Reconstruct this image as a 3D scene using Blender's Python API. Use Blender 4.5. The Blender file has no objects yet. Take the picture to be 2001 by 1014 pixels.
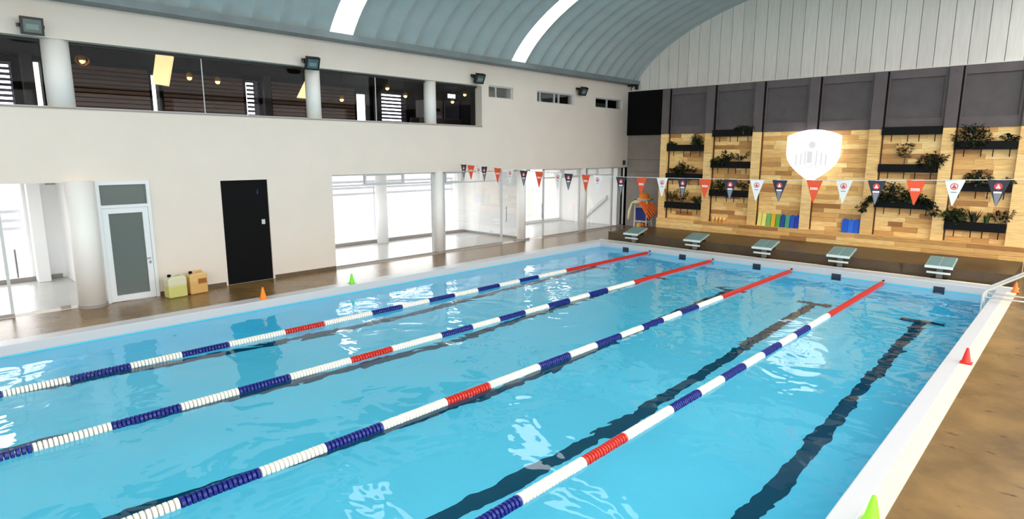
import bpy, math, random
from mathutils import Vector, Matrix
random.seed(7)
S = bpy.context.scene
COL = S.collection

# ------------------------------------------------------------------ camera
F_PX, YAW, PIT, ROL = 1181.37, math.radians(-43.66), math.radians(9.96), math.radians(0.09)
fw = Vector((math.sin(YAW)*math.cos(PIT), math.cos(YAW)*math.cos(PIT), -math.sin(PIT)))
rt = fw.cross(Vector((0, 0, 1))).normalized(); up = rt.cross(fw)
r2 = rt*math.cos(ROL) + up*math.sin(ROL); u2 = -rt*math.sin(ROL) + up*math.cos(ROL)
cam = bpy.data.cameras.new('camera'); co = bpy.data.objects.new('camera', cam); COL.objects.link(co)
cam.sensor_width = 36; cam.lens = F_PX/2001*36; cam.clip_end = 300
M = Matrix((r2, u2, -fw)).transposed().to_4x4(); M.translation = (0, 0, 3.0)
co.matrix_world = M
S.camera = co

# ------------------------------------------------------------------ sky, exposure
SKY = 1.0
w = bpy.data.worlds.new('overcast_sky'); S.world = w; w.use_nodes = True
bg = w.node_tree.nodes['Background']; bg.inputs[0].default_value = (1.0, 1.0, 1.0, 1); bg.inputs[1].default_value = SKY
S.view_settings.view_transform = 'Standard'; S.view_settings.look = 'None'
S.view_settings.gamma = 1; S.view_settings.use_curve_mapping = False
S.view_settings.exposure = 2.12
S.cycles.max_bounces = 14; S.cycles.diffuse_bounces = 7; S.cycles.glossy_bounces = 5
S.cycles.transmission_bounces = 10; S.cycles.transparent_max_bounces = 16
S.cycles.sample_clamp_indirect = 6

def portal(loc, rot, sx, sy):
    l = bpy.data.lights.new('daylight_portal', 'AREA'); l.shape = 'RECTANGLE'; l.size = sx; l.size_y = sy
    l.cycles.is_portal = True
    o = bpy.data.objects.new('daylight_portal', l); COL.objects.link(o); o.location = loc; o.rotation_euler = rot
portal((4.25, 5.0, 4.05), (0, math.radians(90), 0), 3.4, 29)         # window band of the right wall
portal((-5.0, -10.7, 3.65), (math.radians(90), 0, 0), 17, 3.4)
portal((2.1, 5.5, 7.35), (0, math.radians(29), 0), 4.7, 32)         # added unseen rooflight band over the right deck
#      # window band of the rear wall

# ------------------------------------------------------------------ helpers
def tag(o, label=None, cat=None, group=None, kind=None):
    if label: o['label'] = label
    if cat: o['category'] = cat
    if group: o['group'] = group
    if kind: o['kind'] = kind
    return o

def empty(name, loc=(0, 0, 0), parent=None):
    o = bpy.data.objects.new(name, None); COL.objects.link(o); o.location = loc; o.empty_display_size = .1
    o.parent = parent
    return o

def link(name, me, parent=None, loc=(0, 0, 0), rot=(0, 0, 0)):
    o = bpy.data.objects.new(name, me); COL.objects.link(o); o.parent = parent
    o.location = loc; o.rotation_euler = rot
    return o

class MB:
    def __init__(s): s.v = []; s.f = []
    def box(s, x0, x1, y0, y1, z0, z1):
        n = len(s.v)
        s.v += [(x0,y0,z0),(x1,y0,z0),(x1,y1,z0),(x0,y1,z0),(x0,y0,z1),(x1,y0,z1),(x1,y1,z1),(x0,y1,z1)]
        s.f += [tuple(n+i for i in q) for q in ((0,3,2,1),(4,5,6,7),(0,1,5,4),(1,2,6,5),(2,3,7,6),(3,0,4,7))]
        return s
    def quad(s, a, b, c, d):
        n = len(s.v); s.v += [tuple(a), tuple(b), tuple(c), tuple(d)]; s.f.append((n, n+1, n+2, n+3)); return s
    def poly(s, pts):
        n = len(s.v); s.v += [tuple(p) for p in pts]; s.f.append(tuple(range(n, n+len(pts)))); return s
    def prism(s, pts, d):
        """closed outline pts (3D) swept along vector d"""
        n = len(s.v); k = len(pts); d = Vector(d)
        s.v += [tuple(p) for p in pts] + [tuple(Vector(p)+d) for p in pts]
        s.f.append(tuple(n+i for i in range(k))[::-1]); s.f.append(tuple(n+k+i for i in range(k)))
        for i in range(k):
            j = (i+1) % k; s.f.append((n+i, n+j, n+k+j, n+k+i))
        return s
    def tube(s, pts, r, n=8, caps=True):
        pts = [Vector(p) for p in pts]; rr = r if isinstance(r, (list, tuple)) else [r]*len(pts)
        b = len(s.v); prev = None
        for i, p in enumerate(pts):
            d = (pts[min(i+1, len(pts)-1)]-pts[max(i-1, 0)]).normalized()
            if prev is None:
                a = d.orthogonal().normalized()
            else:
                a = (prev - d*prev.dot(d)).normalized()
            prev = a; c = d.cross(a)
            for k in range(n):
                t = 2*math.pi*k/n; s.v.append(tuple(p+(a*math.cos(t)+c*math.sin(t))*rr[i]))
        for i in range(len(pts)-1):
            for k in range(n):
                k2 = (k+1) % n; s.f.append((b+i*n+k, b+i*n+k2, b+(i+1)*n+k2, b+(i+1)*n+k))
        if caps:
            s.f.append(tuple(b+k for k in range(n))[::-1]); e = b+(len(pts)-1)*n; s.f.append(tuple(e+k for k in range(n)))
        return s
    def lathe(s, prof, n=20, c=(0, 0, 0)):
        return s.tube([(c[0], c[1], c[2]+z) for r, z in prof], [max(r, 1e-4) for r, z in prof], n)
    def mesh(s, name, mat, smooth=False):
        me = bpy.data.meshes.new(name); me.from_pydata(s.v, [], s.f); me.update()
        if mat: me.materials.append(mat)
        if smooth:
            me.polygons.foreach_set('use_smooth', [True]*len(me.polygons))
        return me
    def build(s, name, mat, parent=None, smooth=False, loc=(0, 0, 0), bevel=0):
        o = link(name, s.mesh(name, mat, smooth), parent, loc)
        if bevel:
            m = o.modifiers.new('bevel', 'BEVEL'); m.width = bevel; m.segments = 2; m.limit_method = 'ANGLE'
        return o

def smooth_angle(o, deg=40):
    o.data.polygons.foreach_set('use_smooth', [True]*len(o.data.polygons))
    m = o.modifiers.new('split', 'EDGE_SPLIT'); m.split_angle = math.radians(deg)
    return o

# ------------------------------------------------------------------ materials
def lin(c):
    return tuple((x/255/12.92 if x/255 <= .04045 else ((x/255+.055)/1.055)**2.4) for x in c) + (1,)

def mat(name, rgb, rough=.6, metal=0, spec=.5, noise=0, nscale=4, rnd=0, bump=0, bscale=30, emit=0, stretch=(1, 1, 1), linear=None):
    m = bpy.data.materials.new(name); m.use_nodes = True; nt = m.node_tree; N = nt.nodes; L = nt.links
    p = N['Principled BSDF']; col = linear + (1,) if linear else lin(rgb)
    p.inputs['Base Color'].default_value = col; p.inputs['Roughness'].default_value = rough
    p.inputs['Metallic'].default_value = metal; p.inputs['Specular IOR Level'].default_value = spec
    src = None
    if noise or bump:
        tc = N.new('ShaderNodeTexCoord'); mp = N.new('ShaderNodeMapping'); mp.inputs['Scale'].default_value = stretch
        L.new(tc.outputs['Object'], mp.inputs[0])
    if noise or rnd:
        hsv = N.new('ShaderNodeHueSaturation'); hsv.inputs['Color'].default_value = col
        val = None
        if noise:
            nz = N.new('ShaderNodeTexNoise'); nz.inputs['Scale'].default_value = nscale; nz.inputs['Detail'].default_value = 6
            L.new(mp.outputs[0], nz.inputs[0])
            mr = N.new('ShaderNodeMapRange'); mr.inputs[1].default_value = .3; mr.inputs[2].default_value = .7
            mr.inputs[3].default_value = 1-noise; mr.inputs[4].default_value = 1+noise
            L.new(nz.outputs[0], mr.inputs[0]); val = mr.outputs[0]
        if rnd:
            oi = N.new('ShaderNodeObjectInfo'); m2 = N.new('ShaderNodeMapRange'); m2.inputs[3].default_value = 1-rnd; m2.inputs[4].default_value = 1+rnd
            L.new(oi.outputs['Random'], m2.inputs[0])
            if val:
                mu = N.new('ShaderNodeMath'); mu.operation = 'MULTIPLY'; L.new(val, mu.inputs[0]); L.new(m2.outputs[0], mu.inputs[1]); val = mu.outputs[0]
            else: val = m2.outputs[0]
        L.new(val, hsv.inputs['Value']); L.new(hsv.outputs[0], p.inputs['Base Color'])
    if bump:
        nb = N.new('ShaderNodeTexNoise'); nb.inputs['Scale'].default_value = bscale; nb.inputs['Detail'].default_value = 4
        L.new(mp.outputs[0], nb.inputs[0]); bp = N.new('ShaderNodeBump'); bp.inputs['Strength'].default_value = bump; bp.inputs['Distance'].default_value = .02
        L.new(nb.outputs[0], bp.inputs['Height']); L.new(bp.outputs[0], p.inputs['Normal'])
    if emit:
        p.inputs['Emission Color'].default_value = col; p.inputs['Emission Strength'].default_value = emit
    return m

def glass_mat(name, tint=(1, 1, 1), refl=1.0, ior=1.45):
    m = bpy.data.materials.new(name); m.use_nodes = True; nt = m.node_tree; N = nt.nodes; L = nt.links
    N.remove(N['Principled BSDF']); out = N['Material Output']
    t = N.new('ShaderNodeBsdfTransparent'); t.inputs[0].default_value = tint + (1,)
    g = N.new('ShaderNodeBsdfGlossy'); g.inputs['Roughness'].default_value = 0.0
    fr = N.new('ShaderNodeFresnel'); fr.inputs[0].default_value = ior
    mu = N.new('ShaderNodeMath'); mu.operation = 'MULTIPLY'; mu.inputs[1].default_value = refl; L.new(fr.outputs[0], mu.inputs[0])
    mx = N.new('ShaderNodeMixShader'); L.new(mu.outputs[0], mx.inputs[0]); L.new(t.outputs[0], mx.inputs[1]); L.new(g.outputs[0], mx.inputs[2])
    L.new(mx.outputs[0], out.inputs[0])
    return m

def emit_mat(name, rgb, s):
    m = bpy.data.materials.new(name); m.use_nodes = True; N = m.node_tree.nodes; N.remove(N['Principled BSDF'])
    e = N.new('ShaderNodeEmission'); e.inputs[0].default_value = lin(rgb); e.inputs[1].default_value = s
    m.node_tree.links.new(e.outputs[0], N['Material Output'].inputs[0])
    return m

def water_mat():
    m = bpy.data.materials.new('pool_water'); m.use_nodes = True; nt = m.node_tree; N = nt.nodes; L = nt.links
    N.remove(N['Principled BSDF'])
    g = N.new('ShaderNodeBsdfGlass'); g.inputs['IOR'].default_value = 1.33; g.inputs['Roughness'].default_value = 0
    tc = N.new('ShaderNodeTexCoord')
    mp = N.new('ShaderNodeMapping'); mp.inputs['Scale'].default_value = (1.0, 1.0, 1); mp.inputs['Rotation'].default_value = (0, 0, .6)
    L.new(tc.outputs['Object'], mp.inputs[0])
    n1 = N.new('ShaderNodeTexNoise'); n1.inputs['Scale'].default_value = 1.3; n1.inputs['Detail'].default_value = 2.0; n1.inputs['Distortion'].default_value = .6
    n2 = N.new('ShaderNodeTexNoise'); n2.inputs['Scale'].default_value = 5.0; n2.inputs['Detail'].default_value = 1.5
    L.new(mp.outputs[0], n1.inputs[0]); L.new(mp.outputs[0], n2.inputs[0])
    b1 = N.new('ShaderNodeBump'); b1.inputs['Strength'].default_value = 1; b1.inputs['Distance'].default_value = .03
    b2 = N.new('ShaderNodeBump'); b2.inputs['Strength'].default_value = 1; b2.inputs['Distance'].default_value = .0025
    L.new(n1.outputs[0], b1.inputs['Height']); L.new(n2.outputs[0], b2.inputs['Height']); L.new(b1.outputs[0], b2.inputs['Normal'])
    L.new(b2.outputs[0], g.inputs['Normal']); L.new(g.outputs[0], N['Material Output'].inputs[0])
    return m

def wood_mat(name, stops, rough=.45, grain=(1.2, 1.2, 14)):
    m = bpy.data.materials.new(name); m.use_nodes = True; nt = m.node_tree; N = nt.nodes; L = nt.links; p = N['Principled BSDF']
    oi = N.new('ShaderNodeObjectInfo'); rp = N.new('ShaderNodeValToRGB'); rp.color_ramp.interpolation = 'LINEAR'
    el = rp.color_ramp.elements; el[0].position = 0; el[0].color = lin(stops[0]); el[1].position = 1; el[1].color = lin(stops[-1])
    for i, c in enumerate(stops[1:-1]):
        e = el.new((i+1)/(len(stops)-1)); e.color = lin(c)
    L.new(oi.outputs['Random'], rp.inputs[0])
    tc = N.new('ShaderNodeTexCoord'); mp = N.new('ShaderNodeMapping'); mp.inputs['Scale'].default_value = grain
    L.new(tc.outputs['Object'], mp.inputs[0])
    va = N.new('ShaderNodeVectorMath'); va.operation = 'ADD'; cb = N.new('ShaderNodeCombineXYZ'); mm = N.new('ShaderNodeMath'); mm.operation = 'MULTIPLY'; mm.inputs[1].default_value = 57
    L.new(oi.outputs['Random'], mm.inputs[0]); L.new(mm.outputs[0], cb.inputs[0]); L.new(mm.outputs[0], cb.inputs[2]); L.new(mp.outputs[0], va.inputs[0]); L.new(cb.outputs[0], va.inputs[1])
    nz = N.new('ShaderNodeTexNoise'); nz.inputs['Scale'].default_value = 3; nz.inputs['Detail'].default_value = 5; L.new(va.outputs[0], nz.inputs[0])
    mr = N.new('ShaderNodeMapRange'); mr.inputs[1].default_value = .3; mr.inputs[2].default_value = .7; mr.inputs[3].default_value = .86; mr.inputs[4].default_value = 1.3
    L.new(nz.outputs[0], mr.inputs[0]); h = N.new('ShaderNodeHueSaturation'); L.new(rp.outputs[0], h.inputs['Color']); L.new(mr.outputs[0], h.inputs['Value'])
    L.new(h.outputs[0], p.inputs['Base Color']); p.inputs['Roughness'].default_value = rough
    return m

def stone_mat(name, c1, c2, stain, rough=.35):
    m = bpy.data.materials.new(name); m.use_nodes = True; nt = m.node_tree; N = nt.nodes; L = nt.links; p = N['Principled BSDF']
    tc = N.new('ShaderNodeTexCoord')
    n1 = N.new('ShaderNodeTexNoise'); n1.inputs['Scale'].default_value = 1.1; n1.inputs['Detail'].default_value = 8; n1.inputs['Roughness'].default_value = .65
    L.new(tc.outputs['Object'], n1.inputs[0])
    rp = N.new('ShaderNodeValToRGB'); rp.color_ramp.elements[0].position = .32; rp.color_ramp.elements[0].color = lin(c1); rp.color_ramp.elements[1].position = .68; rp.color_ramp.elements[1].color = lin(c2)
    L.new(n1.outputs[0], rp.inputs[0])
    mp = N.new('ShaderNodeMapping'); mp.inputs['Scale'].default_value = (3.2, 7, 1); L.new(tc.outputs['Object'], mp.inputs[0])
    n2 = N.new('ShaderNodeTexNoise'); n2.inputs['Scale'].default_value = 1.0; n2.inputs['Detail'].default_value = 3; L.new(mp.outputs[0], n2.inputs[0])
    mr = N.new('ShaderNodeMapRange'); mr.inputs[1].default_value = .66; mr.inputs[2].default_value = .74; L.new(n2.outputs[0], mr.inputs[0])
    mx = N.new('ShaderNodeMix'); mx.data_type = 'RGBA'; L.new(mr.outputs[0], mx.inputs[0]); L.new(rp.outputs[0], mx.inputs[6]); mx.inputs[7].default_value = lin(stain)
    L.new(mx.outputs[2], p.inputs['Base Color']); p.inputs['Roughness'].default_value = rough
    bp = N.new('ShaderNodeBump'); bp.inputs['Strength'].default_value = .15; bp.inputs['Distance'].default_value = .01; L.new(n1.outputs[0], bp.inputs['Height']); L.new(bp.outputs[0], p.inputs['Normal'])
    return m

WHITE = mat('white_paint', (226, 214, 200), .55, noise=.02, nscale=1.5)
WALLIN = mat('corridor_white_paint', (250, 250, 250), .6)
GREYWALL = mat('grey_stone_cladding', (140, 130, 122), .7, noise=.1, nscale=2)
SLATE = mat('dark_slate_cladding', (92, 82, 82), .6, noise=.12, nscale=3)
SLATE2 = mat('dark_slate_panel', (84, 76, 76), .6, noise=.12, nscale=3)
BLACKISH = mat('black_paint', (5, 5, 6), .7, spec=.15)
GABLE = mat('light_grey_sheet', (238, 233, 224), .45, noise=.05, nscale=3, rnd=.05, stretch=(6, 1, .5))
SEAM = mat('dark_seam', (70, 70, 68), .7)
ROOF = mat('galvanised_roof_sheet', (172, 184, 183), .45, metal=0, noise=.06, nscale=2)
FLASH = mat('grey_flashing', (120, 130, 132), .5, metal=.2, noise=.12, nscale=2)
ALU = mat('aluminium', (200, 202, 202), .4)
ALUW = mat('white_aluminium', (225, 228, 228), .4)
STEEL = mat('stainless_steel', (236, 234, 228), .3, metal=.6)
GLASS = glass_mat('window_glass', (.98, .985, .985), .35)
FROST = mat('grey_frosted_glass', (95, 104, 99), .22, spec=.6)
DECK = stone_mat('brown_stone_deck', (104, 79, 46), (146, 112, 66), (66, 47, 26), .26)
DECKL = stone_mat('dark_stone_platform', (60, 45, 27), (88, 68, 42), (42, 30, 18), .4)
CORRF = mat('pale_grey_tile', (190, 188, 184), .25, noise=.04, nscale=2)
COPE = mat('white_pool_coping', (204, 202, 202), .35)
COLW = mat('white_column_paint', (240, 236, 229), .5)
GRATE = mat('cream_plastic_grate', (240, 232, 208), .5)
POOL = mat('aqua_pool_tile', (0, 0, 0), .5, linear=(.13, .77, .99), noise=.03, nscale=.7)
NAVYLINE = mat('navy_pool_tile', (0, 78, 104), .6, spec=.1)
WATER = water_mat()
WOOD = wood_mat('oak_plank', [(158, 104, 50), (210, 158, 90), (228, 180, 108), (238, 194, 122), (246, 208, 140)])
WOODP = wood_mat('oak_pilaster', [(222, 178, 110), (232, 190, 122), (240, 200, 134)])
SLATWOOD = wood_mat('dark_brown_slat', [(84, 60, 48), (116, 88, 70), (100, 74, 58)], .6)
DARK = mat('dark_gallery_paint', (9, 8, 8), .8, spec=.1)
GLASSU = glass_mat('gallery_glass', (.97, .97, .97), .14)
GREEN = mat('dark_green_leaf', (24, 38, 16), .5, rnd=.3, noise=.3, nscale=6)
GREENL = mat('fresh_green_leaf', (52, 78, 26), .5, rnd=.2, noise=.25, nscale=6)
STEM = mat('plant_stem', (70, 62, 36), .7)
PLANTER = mat('black_planter', (9, 9, 10), .6, spec=.2)
FL_BLUE = mat('navy_float', (14, 28, 120), .35)
FL_WHITE = mat('white_float', (246, 240, 226), .35)
FL_RED = mat('red_float', (204, 40, 22), .35)
CABLE = mat('steel_cable', (150, 150, 150), .4, metal=.6)

# ------------------------------------------------------------------ shell: left wall with openings
XW = -14.1
def wall_x(name, x0, x1, y0, y1, z0, z1, holes, m):
    ys = sorted({y0, y1, *[h[0] for h in holes], *[h[1] for h in holes]}); zs = sorted({z0, z1, *[h[2] for h in holes], *[h[3] for h in holes]})
    b = MB()
    for i in range(len(ys)-1):
        for k in range(len(zs)-1):
            cy, cz = (ys[i]+ys[i+1])/2, (zs[k]+zs[k+1])/2
            if any(h[0] < cy < h[1] and h[2] < cz < h[3] for h in holes): continue
            b.box(x0, x1, ys[i], ys[i+1], zs[k], zs[k+1])
    return tag(b.build(name, m), kind='structure')

SILL, HEAD = 3.83, 5.06
holes = [(-9.0, 13.40, SILL, HEAD), (-9.0, 3.9, 0, 2.44), (5.30, 6.44, 0, 2.42), (8.10, 21.7, 0, 2.44),
         (13.70, 14.82, 4.73, 5.11), (16.01, 18.06, 4.73, 5.11), (19.38, 21.21, 4.73, 5.11)]
tag(wall_x('wall_left', -14.4, XW, -10.5, 21.9, -.02, 5.72, holes, WHITE), 'long cream white wall with glazed ground floor and upper gallery windows')

# outside ground as a ring, so that the pool pit stays free
og = MB().box(-80, -19.3, -80, 100, -.6, -.3).box(4.4, 80, -80, 100, -.6, -.3).box(-19.3, 4.4, -80, -10.8, -.6, -.3).box(-19.3, 4.4, 22, 100, -.6, -.3)
tag(og.build('ground_outside', mat('outside_paving', (150, 148, 142), .9)), 'grey paving outside the hall', kind='structure')
# deck
fl = MB()
fl.box(-14.1, -12.40, -10.5, 21.7, -.3, 0).box(-12.40, -.92, 17.58, 21.7, -.3, 0).box(-.92, 4.05, -10.5, 21.7, -.3, 0).box(-12.40, -.92, -10.5, -8.5, -.3, 0)
tag(fl.build('floor', DECK), 'brown stone pool deck around the basin', kind='structure')

# swimming pool
PX0, PX1, PY0, PY1, ZB, ZW = -12.05, -1.28, -8.0, 17.05, -1.92, -.17
FLP = [(-8.2, -.98), (1.0, -1.05), (7.6, -1.92), (17.25, -1.92)]      # floor profile: shallow end, slope, deep end
def fz_pool(y):
    for (a, za), (c, zc) in zip(FLP, FLP[1:]):
        if a <= y <= c: return za+(zc-za)*(y-a)/(c-a)
pool = tag(empty('swimming_pool', (-6.6, 4.5, ZB)), 'aqua tiled lap swimming pool basin with white coping', 'swimming pool')
def inpool(o):
    o.parent = pool; o.matrix_parent_inverse = Matrix.Translation((6.6, -4.5, -ZB)); return o
inpool(MB().prism([(PX0-.2, y, z) for y, z in FLP]+[(PX0-.2, 17.25, ZB-.2), (PX0-.2, -8.2, ZB-.2)], (PX1-PX0+.4, 0, 0)).build('basin_floor', POOL))
inpool(MB().box(PX0-.2, PX0, PY0-.2, PY1+.2, ZB, -.16).build('basin_wall', POOL))
inpool(MB().box(PX1, PX1+.2, PY0-.2, PY1+.2, ZB, -.16).build('basin_wall', POOL))
inpool(MB().box(PX0, PX1, PY1, PY1+.2, ZB, -.16).build('basin_wall', POOL))
inpool(MB().box(PX0, PX1, PY0-.2, PY0, ZB, -.16).build('basin_wall', POOL))
inpool(MB().box(-12.40, PX0, PY0, PY1, -.16, .012).build('coping', COPE, bevel=.012))
inpool(MB().box(-12.40, -.92, PY1, 17.58, -.16, .012).build('coping', COPE, bevel=.012))
inpool(MB().box(PX1, -1.08, PY0, PY1, -.16, .012).build('coping', COPE, bevel=.012))
inpool(MB().box(-12.40, -.92, -8.5, PY0, -.16, .012).build('coping', COPE, bevel=.012))
inpool(MB().box(-1.08, -.92, PY0, PY1, -.16, -.03).build('gutter_channel', COPE))
gs = MB()
y = PY0
while y < PY1-.03:
    gs.box(-1.08, -.92, y, y+.026, -.03, .010); y += .04
tag(inpool(gs.build('grate_slats', GRATE)), kind='stuff')
# cream drain strip outside the far coping
inpool(MB().box(-12.40, -.92, 17.47, 17.58, .012, .016).build('grate_strip', GRATE))
LANES = [-11.02, -8.95, -6.64, -4.56, -2.33]
for x in LANES:
    lb = MB()
    for ya, yb in ((PY0+1.5, 1.0), (1.0, 7.6), (7.6, 15.3)):
        za, zb = fz_pool(ya), fz_pool(yb)
        lb.prism([(x-.11, ya, za), (x-.11, yb, zb), (x-.11, yb, zb+.006), (x-.11, ya, za+.006)], (.22, 0, 0))
    ln = inpool(lb.build('lane_line', NAVYLINE))
    inpool(MB().box(x-.40, x+.40, 15.3, 15.5, ZB, ZB+.006).build('lane_cross', NAVYLINE))
    inpool(MB().box(x-.11, x+.11, PY1-.012, PY1, -.60, -.085).build('end_target', mat('dark_target_tile', (34, 44, 66), .4) if x == LANES[0] else bpy.data.materials['dark_target_tile']))
wt = MB().quad((PX0, PY0, ZW), (PX1, PY0, ZW), (PX1, PY1, ZW), (PX0, PY1, ZW)).build('pool_water', WATER)
tag(wt, 'clear rippled blue water filling the swimming pool', 'water', kind='stuff')

# starting platform
tag(MB().box(-12.20, -1.05, 17.72, 20.054, 0, .28).build('starting_platform', DECKL, bevel=.01), 'long dark brown stone step running under the wood clad wall', 'platform')

# far wall: grey recess, projecting clad block, gable
b = MB().box(-14.4, 4.3, 21.7, 21.95, -.02, 3.73)
tag(b.build('wall_far', GREYWALL), 'grey stone back wall beside the wood cladding', kind='structure')
o = MB().box(-14.1, 4.05, 21.60, 21.70, 3.73, 5.46).build('wall_far_band', BLACKISH); tag(o, 'top band of the recessed back wall, painted black as recess shade', kind='structure')  # dark slate top, blackened to carry the shade of the recess
for z in (2.25, 2.75):
    MB().box(-14.09, -11.7, 21.69, 21.7, z, z+.012).build('stone_joint', SEAM, bpy.data.objects['wall_far'])

BX0, BX1, YF = -11.68, -1.05, 20.15
blk = tag(MB().box(BX0, BX1, 20.36, 21.6, 0, 5.30).build('wall_end', SLATE), 'projecting end wall with oak cladding below and dark slate panels above', kind='structure')
PIL = [(-11.68, -11.41), (-9.97, -9.69), (-8.30, -8.03), (-6.62, -6.34), (-4.88, -4.57), (-3.11, -2.83), (-1.48, -1.05)]
for a, c in PIL:
    z = .64
    for k, z1 in enumerate((1.45, 2.25, 3.0, 3.70)):
        MB().box(a, c, YF, 20.36, z+.003, z1-.003).build('pilaster_board', WOODP, blk); z = z1
    MB().box(a, c, YF, 20.36, 3.703, 5.30).build('slate_pilaster', SLATE, blk)
RECESS_SHADE = mat('brown_recess_shade', (70, 46, 24), .7)
BAYS = [(PIL[i][1], PIL[i+1][0]) for i in range(6)]
for bi, (a, c) in enumerate(BAYS):
    bay = MB().box(a, c, 20.34, 20.36, .64, 3.70).build('wood_bay', WOOD, blk)
    z = .64; rh = 3.06/22
    for r in range(22):
        x = a; cuts = [a]
        while True:
            x += random.uniform(.35, .95)
            if x > c-.2: break
            cuts.append(x)
        cuts.append(c)
        for i in range(len(cuts)-1):
            pr = random.uniform(0, .006)
            MB().box(cuts[i]+.002, cuts[i+1]-.002, 20.315-pr, 20.34, z+.002, z+rh-.002).build('plank', WOOD, bay)
        z += rh
    MB().box(a, a+.03, 20.26, 20.34, .65, 3.70).build('recess_shade_strip', RECESS_SHADE, blk); MB().box(a, a+.035, 20.22, 20.34, 3.70, 5.30).build('recess_shade_strip', BLACKISH, blk)  # dark strips paint the shade line beside each pilaster
    # slate panel with a raised border
    pn = MB().box(a, c, 20.33, 20.36, 3.70, 5.30).build('slate_panel', SLATE2, blk)
    MB().box(a, c, 20.27, 20.33, 5.08, 5.30).build('panel_rail', SLATE, pn)
    MB().box(a, c, 20.27, 20.33, 3.70, 3.98).build('panel_rail', SLATE, pn)
    MB().box(c-.10, c, 20.27, 20.33, 3.98, 5.08).build('panel_stile', SLATE, pn)
    MB().box(a+.035, a+.08, 20.27, 20.33, 3.98, 5.08).build('panel_stile', SLATE, pn)
# plinth of boards
pl = MB().box(BX0, BX1, 20.08, 20.36, 0, .635).build('plinth', WOOD, blk)
for r, (z0, z1) in enumerate(((.28, .40), (.40, .52), (.52, .64))):
    x = BX0
    while x < BX1-.05:
        x2 = min(BX1, x+random.uniform(.8, 1.9))
        if BX1-x2 < .4: x2 = BX1
        MB().box(x+.002, x2-.002, 20.055, 20.08, z0+.002, z1-.002).build('plinth_board', WOOD, pl); x = x2
MB().box(BX0, BX1, 20.055, 20.30, .636, .648).build('ledge', WOODP, blk)

# roof vault (half ellipse), panel by panel
EC, EA, EB, EZ = -5.03, 9.06, 3.95, 4.72
def ez(x, d=0): return EZ+(EB+d)*math.sqrt(max(0, 1-((x-EC)/(EA+d))**2))
T0 = math.asin((5.85-EZ)/EB)
ARC = [T0+(math.pi-2*T0)*i/44 for i in range(45)]
TS = math.acos(-(-0.2-EC)/EA)            # where the metal sheets end and the unseen rooflight added for light starts
ARCL = [T0+(TS-T0)*i/36 for i in range(37)]; ARCR = [TS+(math.pi-T0-TS)*i/8 for i in range(9)]
def arch(y0, wd, prof, m, name, parent, AR):
    b = MB(); n = len(prof)
    for t in AR:
        for (u, d) in prof:
            b.v.append((EC-(EA+d)*math.cos(t), y0+u*wd, EZ+(EB+d)*math.sin(t)))
    for i in range(len(AR)-1):
        for k in range(n-1):
            b.f.append((i*n+k, i*n+k+1, (i+1)*n+k+1, (i+1)*n+k))
    return b.build(name, m, parent, smooth=True)
ceil_ = tag(empty('ceiling', (EC, 5, 8)), 'grey corrugated barrel vault roof', kind='structure')
ceil_.location = (0, 0, 0)
PITCH = .632
prof = [(u/10, .15*(.5-.5*math.cos(2*math.pi*u/10))**.8) for u in range(11)]
sky_prof = [(0, 0), (.08, .05), (.92, .05), (1, 0)]
skylight = bpy.data.materials.new('translucent_skylight'); skylight.use_nodes = True
_n = skylight.node_tree.nodes; _n.remove(_n['Principled BSDF']); _t = _n.new('ShaderNodeBsdfTransparent'); _t.inputs[0].default_value = (.9, .93, .95, 1)
skylight.node_tree.links.new(_t.outputs[0], _n['Material Output'].inputs[0])
me0 = me1 = None
k0 = math.ceil((8.0+10.6)/PITCH)
ystart = 8.0-k0*PITCH
i = 0; y = ystart
while y < 21.75:
    is_sky = (i-k0) % 10 == 0 and y < 18
    if is_sky:
        o = arch(0, PITCH, sky_prof, skylight, 'skylight_panel', ceil_, ARC); o.location.y = y
    else:
        if me0 is None:
            o = arch(0, PITCH, prof, ROOF, 'roof_panel', ceil_, ARCL); me0 = o.data
        else: o = link('roof_panel', me0, ceil_)
        o.location.y = y
        if me1 is None: o = arch(0, PITCH, sky_prof, skylight, 'added_rooflight_panel', ceil_, ARCR); me1 = o.data  # unseen roof strip added to let more daylight onto the pool
        else: o = link('added_rooflight_panel', me1, ceil_)
        o.location.y = y
    y += PITCH; i += 1
tag(MB().box(-.28, -.12, -10.5, 21.75, 7.92, 8.16).build('trim_4', FLASH), 'grey purlin at the edge of the added rooflight band', kind='structure')
# eaves flashing on both sides
tag(MB().box(-14.4, -13.66, -10.5, 21.75, 5.72, 5.87).build('trim_1', FLASH), 'grey metal eaves flashing along the cream wall top', kind='structure')
tag(MB().box(3.55, 4.35, -10.5, 21.75, 5.72, 5.87).build('trim_2', FLASH), 'grey metal eaves flashing on the opposite side', kind='structure')

# gable of vertical sheets
gb = MB().box(-14.4, 4.3, 21.80, 21.95, 5.40, 8.9).build('wall_gable', SEAM); tag(gb, 'light grey gable wall of vertical metal sheets', kind='structure')
x = -14.05; GP = .41
while x < 4.0:
    x2 = min(x+GP, 4.05); b = MB(); n = 4
    pts = [(x+.008, 21.76, 5.46), (x2-.008, 21.76, 5.46)] + [(x2-.008+(x-x2+.016)*j/n, 21.76, max(5.6, ez(x2-.008+(x-x2+.016)*j/n, .12))) for j in range(n+1)]
    b.prism(pts, (0, .04, 0)).build('gable_sheet', GABLE, gb); x = x2
MB().box(-14.1, 4.05, 21.70, 21.76, 5.42, 5.50).build('gable_sill', GABLE, gb)

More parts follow.
